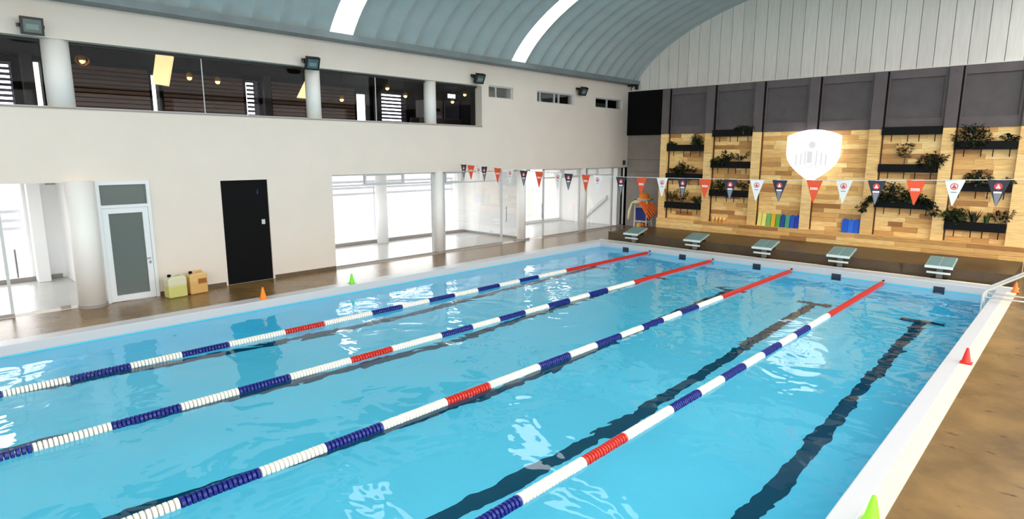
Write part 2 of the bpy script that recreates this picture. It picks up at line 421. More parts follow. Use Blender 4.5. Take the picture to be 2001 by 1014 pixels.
# right and rear walls of the hall with daylight openings (behind the camera)
rw = []
yy = -9.5
while yy < 20.2:
    rw.append((yy, min(yy+4.6, 21.4), 2.4 if yy < 8 else .6, 5.6)); yy += 5.0
tag(wall_x('wall_right', 4.05, 4.35, -10.5, 21.9, -.02, 5.72, rw, WHITE), 'white wall with large open windows on the other side of the hall', kind='structure')
b = MB(); b.box(-14.4, 4.35, -10.8, -10.5, -.02, 2.0).box(-14.4, 4.35, -10.8, -10.5, 5.3, 5.9)
for xx in (-14.4, -9.0, -3.6, 3.9): b.box(xx, xx+.45, -10.8, -10.5, 2.0, 5.3)
pts = [(-14.3, -10.8, 5.9)] + [(EC+(EA+.1)*-math.cos(t), -10.8, EZ+(EB+.1)*math.sin(t)) for t in ARC] + [(4.3, -10.8, 5.9)]
b.prism(pts, (0, .3, 0))
tag(b.build('wall_rear', WHITE), 'white end wall with wide openings opposite the wood clad wall', kind='structure')

# ------------------------------------------------------------------ gallery room (upper floor)
GX = -19.0
tag(MB().box(-19.3, -14.4, -10.5, 21.9, 3.0, 3.45).build('floor_gallery', CORRF), 'gallery floor slab', kind='structure')
tag(MB().box(-19.3, -14.4, -10.5, 21.9, 5.32, 5.6).build('ceiling_gallery', DARK), 'black gallery ceiling', kind='structure')
gwin = [(-2.0, 2.58, 3.9, 5.1), (3.02, 3.17, 3.6, 5.2), (5.58, 5.76, 3.6, 5.12), (8.16, 8.52, 3.7, 5.14), (12.02, 12.54, 3.6, 5.06), (12.98, 14.12, 3.7, 5.18), (16.2, 16.5, 4.75, 5.05)]
tag(MB().box(-19.3, -14.4, 21.7, 21.9, 2.7, 5.6).box(-19.3, -14.4, -10.5, -10.3, 2.7, 5.6).build('wall_gallery_ends', DARK), 'dark end walls of the gallery', kind='structure')
tag(MB().box(-19.3, -14.4, 21.7, 21.9, -.3, 2.7).box(-19.3, -14.4, -10.5, -10.3, -.3, 2.7).build('wall_corridor_ends', WALLIN), 'white end walls of the corridor', kind='structure')
gwall = tag(wall_x('wall_gallery', -19.3, GX, -10.5, 21.9, 3.45, 5.32, gwin, DARK), 'dark gallery back wall covered with brown slats', kind='structure')
segs = [(-10, -2.05), (3.25, 5.5), (5.85, 8.05), (8.95, 11.9)]
for (a, c) in segs:
    z = 3.5
    while z < 5.2:
        MB().box(GX, GX+.05, a, c, z, z+.085).build('wall_slat', SLATWOOD, gwall); z += .115
for y in (2.85, 8.72, 12.76, 14.6):
    tag(MB().box(-18.95, -18.75, y-.1, y+.12, 3.45, 5.32).build('gallery_post', mat('dark_post', (34, 30, 28), .6)), 'dark square post against the gallery back wall', 'post', 'dark posts of the gallery back wall')
BLIND = mat('dark_blind_slat', (70, 66, 96), .6)
for bn, (a, c, z0, z1, lab) in enumerate(((-2.0, 2.58, 3.9, 5.1, 'horizontal slat blind in the wide gallery back window'), (8.16, 8.52, 3.7, 5.14, 'horizontal slat blind in the narrow gallery back window'), (12.98, 14.12, 3.7, 5.18, 'horizontal slat blind in the gallery back window above the glazed bay'))):
    bl = tag(empty('window_blind', (GX+.03, a, z0)), lab, 'blind')
    z = z0+.03
    while z < z1-.03:
        MB().box(0, .03, 0, c-a, z-z0, z-z0+.065).build('blind_slat', BLIND, bl); z += .125
# glowing cream slabs in place of reflections in the gallery glass
CREAM = mat('glowing_cream_reflection', (250, 224, 160), .5, emit=.25)
def cream(pts, lab):
    tag(MB().prism(pts, (-.25, .12, 0)).build('reflection_slab', CREAM), lab, 'panel')
cream([(-16.5, 5.0, 5.32), (-16.5, 5.36, 5.32), (-16.5, 5.19, 4.61), (-16.5, 4.86, 4.64)], 'slanted cream reflection in the widest gallery window, as a glowing slab')
cream([(-16.5, 8.94, 5.30), (-16.5, 9.2, 5.30), (-16.5, 9.2, 4.54), (-16.5, 8.51, 4.55)], 'slanted cream reflection slab beside the gallery column with the floodlight')
# pendant lamps
SHADE = mat('brass_lamp_shade', (190, 130, 40), .35, metal=.7)
BULB = emit_mat('warm_bulb', (255, 205, 95), 1.6)
lamps = [((-16.5, 3.51, 5.03), 'caged pendant lamp near the first gallery column'), ((-16.5, 5.71, 4.86), 'pendant lamp beside the slanted cream reflection slab'), ((-16.5, 6.38, 4.82), 'pendant lamp in the middle of the widest gallery window'),
         ((-16.5, 9.93, 4.60), 'low pendant lamp in front of brown slats'), ((-16.5, 11.57, 5.05), 'high pendant lamp above the slat blind'), ((-16.5, 12.26, 4.86), 'pendant lamp at the edge of the slat blind'),
         ((-16.5, 14.85, 5.08), 'high pendant lamp above the bar counter'), ((-16.5, 14.27, 4.80), 'low pendant lamp over the bar counter')]
for k, (p, lab) in enumerate(lamps):
    L_ = tag(empty('pendant_lamp', p), lab, 'lamp', 'pendant lamps of the gallery'); L_.scale = (1.35, 1.35, 1)
    MB().tube([(0, 0, .06), (0, 0, 5.32-p[2])], .006, 6).build('cord', BLACKISH, L_)
    MB().lathe([(.02, .09), (.035, .07), (.06, -.02), (.055, -.02), (.03, .06), (.015, .08)], 14).build('shade', SHADE, L_, smooth=True)
    MB().lathe([(.012, .05), (.035, .0), (.042, -.04), (.03, -.075), (.004, -.09)], 12).build('bulb', BULB, L_, smooth=True)
    if k == 0:
        for j in range(4):
            a = j*math.pi/4
            MB().tube([(.1*math.cos(a)*math.cos(t), .1*math.sin(a)*math.cos(t), -.02+.11*math.sin(t)) for t in [i*math.pi/8 for i in range(17)]], .005, 5).build('cage_wire', SHADE, L_)
# bar seen through the last gallery windows
tag(MB().box(-16.2, -15.7, 12.2, 15.6, 3.45, 4.12).build('bar_counter', mat('dark_counter', (50, 40, 38), .4), bevel=.02), 'dark bar counter behind the last gallery windows', 'counter')
fr = tag(empty('appliance', (-17.6, 13.75, 3.45)), 'grey upright appliance beside the slat blind in the gallery', 'appliance')
GREYM = mat('brushed_grey', (120, 116, 118), .4, metal=.4)
MB().box(-.3, .3, 0, .75, 0, 1.42).build('body', GREYM, fr, bevel=.02)
MB().box(.3, .32, .05, .70, .1, .9).build('door', mat('appliance_door', (150, 146, 150), .4), fr, bevel=.005)
MB().box(.3, .33, .2, .6, 1.02, 1.12).build('control_panel', BLACKISH, fr)
tag(MB().box(-17.9, -17.82, 15.05, 15.75, 3.45, 4.95).build('wall_panel', mat('slate_blue_panel', (88, 90, 112), .5), bevel=.01), 'slate blue panel behind the last gallery window', 'panel')
ls = tag(empty('light_sign', (-17.6, 14.95, 4.98)), 'small cool white light box high in the last gallery window', 'light box')
MB().box(-.06, .02, 0, .42, 0, .2).build('housing', BLACKISH, ls); [MB().tube([(-.02, yq, .2), (-.02, yq, .34)], .008, 6).build('hanger', BLACKISH, ls) for yq in (.08, .34)]; MB().box(.02, .03, .03, .39, .03, .17).build('diffuser', emit_mat('cool_lightbox', (200, 215, 255), 1.0), ls)
sh = tag(empty('bottle_shelf', (-17.2, 15.9, 3.45)), 'dark bottle shelf at the end of the gallery', 'shelf')
for z in (.75, 1.12, 1.5): MB().box(-.15, .15, 0, 1.5, z, z+.03).build('shelf_board', BLACKISH, sh)
for yb in (0, 1.47): MB().box(-.15, .15, yb, yb+.03, 0, 1.75).build('side_panel', BLACKISH, sh)
BOT = [mat('bottle_amber', (190, 130, 60), .2), mat('bottle_clear', (220, 220, 210), .2), mat('bottle_gold', (225, 185, 100), .2)]
for z in (4.23, 4.60):
    for j in range(8):
        t = tag(empty('bottle', (-17.12, 16.02+j*.17, z)), 'small bottle standing on the dark gallery shelf', 'bottle', 'bottles on the gallery shelf')
        MB().lathe([(.03, 0), (.034, .02), (.034, .13), (.012, .18), (.012, .22)], 10).build('glass_body', BOT[(j*7+int(z*10)) % 3], t, smooth=True)
        MB().lathe([(.014, .221), (.014, .24)], 8).build('cap', BLACKISH, t)
tag(MB().box(-17.25, -17.20, 16.9, 17.15, 4.85, 5.2).build('notice_board', mat('board_grey', (190, 190, 188), .5), bevel=.004), 'small pale board above the bottle shelf', 'board')

# gallery front: round columns, panes, header and sill frames
COLS_UP = [(2.64, .22), (7.83, .18), (11.53, .18)]
for y, r in COLS_UP:
    tag(MB().lathe([(r, SILL-.01), (r, HEAD+.01)], 32, (-14.34, y, 0)).build('column', COLW, smooth=True), 'round white column between the upper gallery windows', 'column', 'upper gallery columns')
DKFRAME = mat('dark_window_frame', (28, 26, 26), .5)
gb_ = [(-9.0, 2.62, 'window_1'), (2.66, 7.81, 'window_2'), (7.85, 11.51, 'window_3'), (11.55, 13.40, 'window_4')]
for a, c, nm in gb_:
    wn = tag(empty(nm, (0, 0, 0)), 'upper gallery window with dark top frame', kind='structure')
    n = 1 if c-a < 2 else 2
    for j in range(n):
        ya, yb = a+(c-a)*j/n, a+(c-a)*(j+1)/n
        MB().box(-14.37, -14.362, ya+.004, yb-.004, SILL+.03, HEAD-.05).build('pane', GLASSU, wn)
    MB().box(-14.40, -14.33, a, c, HEAD-.05, HEAD).build('head_frame', DKFRAME, wn)
    MB().box(-14.40, -14.30, a, c, SILL, SILL+.03).build('sill_frame', ALU, wn)
    for j in range(1, n): MB().box(-14.38, -14.35, a+(c-a)*j/n-.008, a+(c-a)*j/n+.008, SILL+.03, HEAD-.05).build('pane_joint', ALU, wn)
tag(MB().box(-14.11, -14.085, -9, 13.42, SILL-.025, SILL+.004).build('trim_3', mat('sill_trim', (150, 140, 132), .5)), 'thin grey sill strip under the gallery windows', kind='structure')

# three small sliding windows high in the wall
for nm, a, c, z0, z1, div in (('window_5', 13.70, 14.82, 4.73, 5.11, [.36]), ('window_6', 16.01, 18.06, 4.73, 5.11, [.12, .5, .62]), ('window_7', 19.38, 21.21, 4.73, 5.11, [.48])):
    wn = tag(empty(nm), 'small aluminium sliding window high in the cream wall', kind='structure')
    t = .035
    fr_ = MB().box(-14.26, -14.16, a, c, z0, z0+t).box(-14.26, -14.16, a, c, z1-t, z1).box(-14.26, -14.16, a, a+t, z0+t, z1-t).box(-14.26, -14.16, c-t, c, z0+t, z1-t)
    fr_.build('frame', ALU, wn)
    for d in div: MB().box(-14.24, -14.18, a+(c-a)*d-.02, a+(c-a)*d+.02, z0+t, z1-t).build('mullion', ALU, wn)
    cs = [a+t]+[a+(c-a)*d for d in div]+[c-t]
    for j in range(len(cs)-1): MB().box(-14.215, -14.209, cs[j]+.02, cs[j+1]-.02, z0+t, z1-t).build('pane', GLASS, wn)
CARD = mat('tan_cardboard', (176, 134, 60), .8); LAV = mat('pale_lavender_box', (170, 165, 178), .7); WBOX = mat('white_box', (215, 212, 208), .7)
shf = tag(empty('storage_shelf', (-15.2, 13.8, 3.45)), 'dark storage shelf behind the small sliding windows', 'shelf')
MB().box(-.35, .35, 0, 7.4, 1.22, 1.25).build('shelf_board', DARK, shf)
for yb in (0, 3.6, 7.3): MB().box(-.35, .35, yb, yb+.04, 0, 1.22).build('shelf_side', DARK, shf)
for (y0, y1, zt, m_, lab) in ((14.35, 14.75, .32, mat('olive_box', (110, 96, 62), .8), 'olive box behind the first small sliding window'), (16.45, 16.95, .17, CARD, 'tan cardboard box behind the widest sliding window'), (17.0, 17.2, .2, LAV, 'pale lavender box beside the tan cardboard box'), (17.75, 18.05, .15, WBOX, 'white box behind the widest sliding window'), (20.4, 21.2, .3, mat('olive_crate', (92, 92, 62), .8), 'olive crate behind the last small sliding window')):
    e = tag(empty('storage_box', (-15.05, y0, 4.70)), lab, 'box')
    MB().box(-.15, .15, 0, y1-y0, 0, zt).build('body', m_, e, bevel=.008); MB().box(-.16, .16, -.01, y1-y0+.01, zt, zt+.02).build('lid', m_, e)

# ------------------------------------------------------------------ ground floor rooms behind the glazing
tag(MB().box(-19.3, -14.1, -10.5, 21.9, -.25, -.005).build('floor_corridor', CORRF), 'pale tiled corridor floor behind the glass', kind='structure')
tag(MB().box(-19.3, -14.4, -10.5, 21.9, 2.50, 2.7).build('ceiling_corridor', WALLIN), 'white corridor ceiling', kind='structure')
cw = tag(wall_x('wall_corridor', -17.65, -17.45, 3.05, 21.9, 0, 2.5, [(4.2, 7.6, .25, 2.3), (8.2, 15.3, .12, 2.42), (16.2, 21.4, .12, 2.42)], WALLIN), 'white outer corridor wall with wide bright windows', kind='structure')
tag(wall_x('wall_lobby', -18.15, -17.95, -10.5, 3.05, 0, 2.5, [(-6, 2.32, .08, 2.42)], WALLIN), 'white outer wall of the entrance lobby', kind='structure')
SKIRT = mat('grey_brown_skirting', (150, 144, 138), .5)
tag(MB().box(-17.45, -17.43, 8.0, 15.55, 0, .10).build('baseboard_corridor', SKIRT), 'grey skirting along the outer corridor wall', kind='structure')
tag(MB().box(-17.95, -17.93, -6, 2.9, 0, .10).build('baseboard_lobby', SKIRT), 'grey skirting along the lobby wall', kind='structure')
tag(MB().box(-17.45, -14.42, 15.60, 15.75, 0, 2.5).build('wall_partition', WALLIN), 'white partition between the glazed rooms', kind='structure')
tag(MB().box(-17.45, -14.42, 15.585, 15.60, 0, .08).build('baseboard_partition', SKIRT), 'grey skirting along the white partition', kind='structure')
tag(MB().box(-17.45, -14.42, 21.5, 21.65, 0, 2.5).build('wall_partition_end', WALLIN), 'white partition at the end of the glazed rooms', kind='structure')
tag(MB().box(-18.15, -14.5, 2.98, 3.12, 0, 2.5).build('wall_return', WALLIN), 'white return wall beside the entrance', kind='structure')
tag(MB().box(-17.45, -14.42, 7.75, 7.9, 0, 2.5).build('wall_store', WALLIN), 'white wall between store room and glazed bay', kind='structure')
BARM = mat('pale_lavender_bar', (228, 228, 238), .5)
for nm, x, a, c, zz, lab in (('fence_bars', -18.3, -6, 2.32, (1.20, 1.39, 1.60), 'pale horizontal bars outside the entrance lobby window'), ('fence_bars', -17.75, 8.2, 15.3, (1.62, 1.82, 2.02), 'pale horizontal bars outside the glazed corridor window')):
    e = tag(empty(nm, (x, a, 0)), lab, 'bars')
    for z in zz: MB().box(-.03, .03, 0, c-a, z, z+.07).build('bar', BARM, e)
    for yy in [0, (c-a)/2, c-a-.05]: MB().box(-.07, -.03, yy, yy+.05, 0, zz[-1]+.07).build('bar_post', BARM, e)
tag(MB().lathe([(.19, 0), (.19, 2.5)], 28, (-17.15, 11.64, 0)).build('column', WALLIN, smooth=True), 'round white column inside the first glazed bay', 'column')
tag(MB().box(-17.93, -17.6, 2.38, 2.62, 0, 2.5).build('pillar', WALLIN), 'white square pillar inside the entrance lobby', 'pillar')
# stair stringer seen through the last glazed bay
tag(MB().prism([(-16.2, 21.48, .05), (-16.2, 21.48, .2), (-14.9, 21.48, 1.25), (-14.9, 21.48, 1.1)], (0, -.06, 0)).build('stair_rail', ALUW), 'slanted white rail behind the last glazed bay', 'rail')

# ceiling lamps added to brighten the glazed rooms, hidden from the camera
FILLD = emit_mat('added_lamp_diffuser', (255, 255, 252), 3.0)
for (x_, y_, lab) in ((-16.0, 9.4, 'first added ceiling lamp of the glazed corridor'), (-16.0, 13.6, 'second added ceiling lamp of the glazed corridor'), (-16.0, 17.2, 'first added ceiling lamp of the glazed end room'), (-16.0, 19.6, 'second added ceiling lamp of the glazed end room'), (-16.2, 1.2, 'added ceiling lamp of the entrance lobby')):
    e = tag(empty('added_ceiling_lamp', (x_, y_, 2.5)), lab, 'lamp', 'added ceiling lamps of the ground floor rooms')
    MB().box(-.62, .62, -.17, .17, -.05, 0).build('housing', ALUW, e); MB().box(-.58, .58, -.14, .14, -.058, -.05).build('diffuser', FILLD, e)
# ground floor columns of the pool side
for y, r, x, lab in ((2.70, .235, -14.06, 'thick round white column beside the grey glass door'), (11.67, .16, -14.22, 'round white column between first and second glazed bays'), (15.37, .15, -14.22, 'round white column beside the open glass panel'), (18.85, .125, -14.22, 'round white column before the last glazed bay')):
    c_ = tag(empty('column', (x, y, 0)), lab, 'column')
    MB().lathe([(r, .06), (r, 2.46)], 32).build('shaft', COLW, c_, smooth=True)
    MB().lathe([(r+.012, 0), (r+.012, .06)], 32).build('base', SKIRT, c_, smooth=False)

# glazing bays
def bay(nm, a, c, top, transom, lab, subs=(), mull=()):
    wn = tag(empty(nm), lab, kind='structure'); x0, x1 = -14.25, -14.19; t = .045
    MB().box(x0, x1, a, a+t, .05, top).build('jamb', ALU, wn); MB().box(x0, x1, c-t, c, .05, top).build('jamb', ALU, wn)
    MB().box(x0, x1, a, c, top-.03, top).build('head', ALU, wn); MB().box(x0, x1, a, c, 0, .05).build('bottom_rail', SKIRT, wn)
    ys = [a+t]+list(mull)+[c-t]
    for m_ in mull: MB().box(x0, x1, m_-.012, m_+.012, .05, transom if transom else top).build('mullion', ALU, wn)
    zt = transom-.03 if transom else top-.03
    for j in range(len(ys)-1): MB().box(-14.222, -14.214, ys[j], ys[j+1], .05, zt).build('pane', GLASS, wn)
    if transom:
        MB().box(x0, x1, a+t, c-t, transom-.03, transom+.012).build('transom', ALU, wn)
        MB().box(-14.222, -14.214, a+t, c-t, transom+.012, top-.03).build('pane', GLASS, wn)
    for (p, q) in subs:
        f_ = MB(); z0, z1 = transom+.0, top-.01
        f_.box(x0-.01, x1+.02, p, q, z0, z0+.045).box(x0-.01, x1+.02, p, q, z1-.045, z1).box(x0-.01, x1+.02, p, p+.05, z0+.045, z1-.045).box(x0-.01, x1+.02, q-.05, q, z0+.045, z1-.045)
        f_.build('vent_frame', ALU, wn)
    return wn
bay('window_8', 8.10, 11.47, 2.44, 2.16, 'first wide glazed bay of the ground floor', subs=[(9.12, 10.42)])
bay('window_9', 11.87, 14.40, 2.44, 2.12, 'second glazed bay of the ground floor', subs=[(11.93, 12.7)], mull=())
bay('window_10', 16.50, 18.65, 2.44, 2.14, 'third glazed bay of the ground floor', subs=[(17.6, 18.55)])
bay('window_11', 19.05, 20.80, 2.44, 2.16, 'last glazed bay of the ground floor', subs=[(19.05, 19.78)])
bay('window_12', 20.80, 21.68, 2.44, None, 'narrow glass panel at the wall corner')
PULL = mat('pull_handle', (150, 152, 155), .3, metal=.8)
for nm, a, c, hy, lab in (('door_3', 14.42, 15.13, 14.55, 'frameless glass door between second bay and column'), ('door_4', 15.62, 16.48, 16.38, 'frameless glass door beside the round column'), ('door_5', 1.52, 2.36, 1.62, 'frameless glass entrance door beside the thick column')):
    d_ = tag(empty(nm), lab, kind='structure')
    MB().box(-14.222, -14.212, a, c, .02, 2.40).build('pane', GLASS, d_)
    h_ = MB().tube([(-14.15, hy, .72), (-14.15, hy, 1.25)], .014, 10).build('handle', PULL, d_)
    for z in (.8, 1.17): MB().tube([(-14.212, hy, z), (-14.15, hy, z)], .008, 6).build('handle_mount', PULL, h_)
    MB().box(-14.24, -14.19, a if hy > (a+c)/2 else c-.16, a+.16 if hy > (a+c)/2 else c, .0, .06).build('floor_hinge', SKIRT, d_)
    MB().box(-14.24, -14.19, a if hy > (a+c)/2 else c-.16, a+.16 if hy > (a+c)/2 else c, 2.40, 2.45).build('top_hinge', SKIRT, d_)
bay('window_13', -6.0, 1.50, 2.44, None, 'glass panel left of the entrance door', mull=(-2.2,))

# door_1: aluminium door with frosted glass and a fanlight
d1 = tag(empty('door_1'), 'white aluminium door with grey frosted glass and fanlight', kind='structure')
a, c = 2.96, 3.90
MB().box(-14.16, -14.06, a, a+.06, 0, 2.44).box(-14.16, -14.06, c-.06, c, 0, 2.44).box(-14.16, -14.06, a+.06, c-.06, 2.37, 2.44).box(-14.16, -14.06, a+.06, c-.06, 1.91, 1.97).build('frame', ALUW, d1)
MB().box(-14.13, -14.12, a+.06, c-.06, 1.97, 2.37).build('fanlight_pane', FROST, d1)
lf = MB().box(-14.14, -14.075, a+.065, a+.17, .01, 1.905).box(-14.14, -14.075, c-.17, c-.065, .01, 1.905).box(-14.14, -14.075, a+.17, c-.17, 1.80, 1.905).box(-14.14, -14.075, a+.17, c-.17, .01, .13).build('leaf', ALUW, d1)
MB().box(-14.12, -14.11, a+.17, c-.17, .13, 1.80).build('pane', FROST, lf)
MB().tube([(-14.075, c-.115, .84), (-14.035, c-.115, .84), (-14.03, c-.20, .84)], .010, 8).build('handle', PULL, lf)
MB().box(-14.075, -14.068, c-.135, c-.095, .72, .78).build('lock', PULL, lf)
# door_2: black door
d2 = tag(empty('door_2'), 'black door with small steel lock plate', kind='structure')
MB().box(-14.20, -14.10, 5.30, 5.335, 0, 2.42).box(-14.20, -14.10, 6.405, 6.44, 0, 2.42).box(-14.20, -14.10, 5.335, 6.405, 2.385, 2.42).build('frame', WHITE, d2)
lf = MB().box(-14.18, -14.13, 5.337, 6.403, .006, 2.383).build('leaf', BLACKISH, d2)
MB().box(-14.13, -14.122, 6.22, 6.30, 1.34, 1.45).build('lock_plate', ALU, lf)
sg = MB().box(-14.13, -14.124, 6.09, 6.28, 1.96, 2.19).build('door_sign', mat('navy_sign', (8, 8, 20), .7, spec=.15), lf)
MB().box(-14.124, -14.122, 6.15, 6.178, 2.05, 2.12).build('pictogram_body', mat('pale_blue_print', (50, 50, 80), .7), lf)
MB().prism([(-14.124, 6.164+.014*math.cos(t), 2.140+.014*math.sin(t)) for t in [i*math.pi/6 for i in range(12)]], (.002, 0, 0)).build('pictogram_head', mat('pale_blue_print2', (50, 50, 80), .7), lf)
tag(MB().box(-14.45, -14.42, 5.2, 6.5, 0, 2.48).build('wall_door_back', DARK), 'dark wall behind the black door', kind='structure')

# skirting on the pool side
for k, (a, c) in enumerate(((3.92, 5.29), (6.45, 8.09))):
    tag(MB().box(-14.1, -14.085, a, c, 0, .085).build('baseboard_left' if k == 0 else 'baseboard_left_bay', mat('brown_skirting', (96, 78, 56), .5)), 'brown stone skirting at the foot of the cream wall', kind='structure')

# ------------------------------------------------------------------ floodlights
HOUS = mat('black_floodlight_housing', (16, 16, 17), .4); LENS = mat('floodlight_glass', (74, 92, 90), .12, spec=.8); LED = mat('floodlight_reflector', (112, 132, 130), .3)
for y, z, rz, tl, lab in ((2.26, 5.20, 0, 8, 'black floodlight above the first gallery column'), (7.60, 5.12, -.15, 25, 'black floodlight above the second gallery column'), (13.10, 5.24, -.1, 28, 'black floodlight beside the last gallery window'), (18.30, 5.24, -.1, 28, 'black floodlight between the small sliding windows')):
    e = tag(empty('floodlight', (-13.88, y, z)), lab, 'floodlight'); e.rotation_euler = (0, math.radians(tl), rz)
    MB().box(-.05, .045, -.165, .165, -.15, .15).build('housing', HOUS, e, bevel=.01)
    for s in range(6): MB().box(-.085, -.05, -.12+.044*s, -.11+.044*s, -.11, .11).build('cooling_fin', HOUS, e)
    f_ = MB().box(.045, .055, -.165, .165, -.15, -.11).box(.045, .055, -.165, .165, .11, .15).box(.045, .055, -.165, -.13, -.11, .11).box(.045, .055, .13, .165, -.11, .11).build('bezel', HOUS, e)
    MB().box(.0455, .050, -.13, .13, -.11, .11).build('lens', LENS, e)
    MB().box(.050, .052, -.09, .09, -.06, .03).build('led_array', LED, e)
    MB().box(-.22, -.03, -.19, -.17, -.03, .03).box(-.22, -.03, .17, .19, -.03, .03).box(-.23, -.20, -.19, .19, -.03, .03).build('bracket', HOUS, e)
# small dark wall device at the corner
e = tag(empty('wall_speaker', (-14.06, 21.41, 2.63)), 'tiny dark device on the wall corner above the last glazed bay', 'speaker')
MB().box(-.04, .04, -.05, .05, -.09, .09).build('body', HOUS, e, bevel=.01); MB().box(.04, .045, -.035, .035, -.07, .07).build('grille', SEAM, e)
e = tag(empty('roof_bracket', (-13.75, 21.55, 5.66)), 'small dark bracket under the eaves at the wall corner', 'bracket')
MB().box(-.3, .12, -.06, .06, 0, .06).build('arm', HOUS, e); MB().box(.02, .12, -.06, .06, -.14, 0).build('foot', HOUS, e)

# ------------------------------------------------------------------ lane ropes
RX = [(-10.10, 'lane rope closest to the glazed cream wall'), (-7.95, 'second lane rope counted from the glazed cream wall'), (-5.68, 'second lane rope counted from the steel handrail'), (-3.48, 'lane rope closest to the steel handrail')]
BND = [(-8.0, -.6, 'b'), (-.6, .1, 'w'), (.1, .82, 'b'), (.82, 1.56, 'w'), (1.56, 2.30, 'b'), (2.30, 3.02, 'w'), (3.02, 3.74, 'b'), (3.74, 4.72, 'w'), (4.72, 5.48, 'r'), (5.48, 6.52, 'w'), (6.52, 7.25, 'b'), (7.25, 7.96, 'w'), (7.96, 8.68, 'b'), (8.68, 9.40, 'w'), (9.40, 10.11, 'b'), (10.11, 10.82, 'w'), (10.82, 11.54, 'b'), (11.54, 12.68, 'w'), (12.68, 16.85, 'r')]
DP = .0455
FM = {'b': FL_BLUE, 'w': FL_WHITE, 'r': FL_RED}
def disc_geo(b, y, r=.062):
    return b.tube([(0, y-.019, 0), (0, y-.015, 0), (0, y+.015, 0), (0, y+.019, 0)], [r*.72, r, r, r*.72], 12)
DM = {k: disc_geo(MB(), 0).mesh('float_disc', m_, False) for k, m_ in FM.items()}
VIS = [.6, .5, 1.2, 3.2]
for (x, lab), vis in zip(RX, VIS):
    rp = tag(empty('lane_rope', (x, 0, ZW+.012)), 'floating ' + lab + ', blue, white and red discs', 'lane rope', 'pool lane ropes')
    MB().tube([(0, -7.98, 0), (0, 17.04, 0)], .008, 6).build('cable', CABLE, rp)
    far = {k: MB() for k in FM}; cnt = 0
    for (a, c, k) in BND:
        n = max(1, int((c-a)/DP)); st = (c-a)/n
        for j in range(n):
            yy = a+(j+.5)*st
            if vis <= yy <= 12.6 and cnt < 295:
                link('float_disc', DM[k], rp, (random.uniform(-.003, .003), yy, 0), (0, random.uniform(0, .5), 0)); cnt += 1
            else: disc_geo(far[k], yy)
    for k in far: tag(far[k].build('far_float_discs', FM[k], rp), kind='stuff')
    h = MB().tube([(0, 17.05, .05), (0, 17.01, .05)], .025, 12).build('wall_anchor', HOUS, rp)
    MB().tube([(0, 16.86, .0), (0, 17.03, .045)], .012, 6).build('tension_hook', CABLE, rp)

# ------------------------------------------------------------------ starting blocks
BTOP = mat('starting_block_top', (150, 174, 168), .45, noise=.08, nscale=10); BEDGE = mat('starting_block_white', (226, 236, 232), .35); PAD = mat('starting_block_tread', (112, 138, 132), .8, bump=.4, bscale=200)
BPOST = mat('starting_block_post', (120, 118, 112), .45)
BL = [(-11.08, 'starting block nearest the glazed wall'), (-8.85, 'second starting block from the glazed wall'), (-6.68, 'middle starting block of the row of five'), (-4.66, 'second starting block from the steel handrail'), (-2.44, 'starting block nearest the steel handrail')]
for x, lab in BL:
    e = tag(empty('starting_block', (x, 17.62, .012)), 'white framed ' + lab, 'starting block', 'starting blocks on the pool edge')
    MB().box(-.06, .06, -.05, .06, 0, .30).build('post', BPOST, e, bevel=.01)
    MB().box(-.16, .16, -.08, .10, 0, .02).build('base_plate', HOUS, e)
    # sloping top: front low, back high
    def zt(yv): return .33+.16*(yv+.22)/.62
    tp = MB().prism([(-.28, -.22, zt(-.22)-.05), (-.28, .40, zt(.40)-.05), (-.28, .40, zt(.40)), (-.28, -.22, zt(-.22))], (.56, 0, 0)).build('top_plate', BTOP, e, bevel=.008)
    for s in (-1, 1):
        x0, x1 = (-.255, -.012) if s < 0 else (.012, .255)
        MB().prism([(x0, -.17, zt(-.17)+.001), (x0, .36, zt(.36)+.001), (x0, .36, zt(.36)+.008), (x0, -.17, zt(-.17)+.008)], (x1-x0, 0, 0)).build('tread_pad', PAD, tp)
    MB().box(-.285, .285, -.235, -.215, zt(-.22)-.055, zt(-.22)+.004).build('front_edge', BEDGE, e, bevel=.004)
    MB().tube([(-.24, -.16, .16), (.24, -.16, .16)], .026, 10).build('hand_grip', STEEL if False else BEDGE, e)
    for s in (-1, 1): MB().tube([(s*.045, -.04, .16), (s*.045, -.16, .16)], .012, 8).build('grip_arm', BPOST, e)
    MB().box(-.20, .20, .12, .30, .268, .30).build('rear_step', BLACKISH, e); MB().box(-.05, .05, .05, .2, .275, .36).build('brace', HOUS, e)

# ------------------------------------------------------------------ handrails at the pool corner
for Y, lab in ((15.50, 'stainless steel pool handrail further from the starting blocks'), (15.98, 'stainless steel pool handrail closer to the starting blocks')):
    e = tag(empty('handrail', (-1.36, Y, 0)), lab, 'handrail', 'stainless pool handrails')
    pth = [(0, 0, -.9), (0, 0, .14), (.015, 0, .20), (.05, 0, .245), (.58, 0, .62), (.68, 0, .67), (.78, 0, .685), (1.15, 0, .685), (1.24, 0, .66), (1.28, 0, .58), (1.28, 0, 0)]
    smooth_angle(MB().tube(pth, .025, 12).build('rail', STEEL, e), 60)
    MB().tube([(.0, 0, .10), (1.28, 0, .10)], .020, 10).build('lower_bar', STEEL, e, smooth=True)
    MB().lathe([(.05, 0), (.05, .015), (.024, .02)], 14, (1.28, 0, 0)).build('floor_flange', STEEL, e)

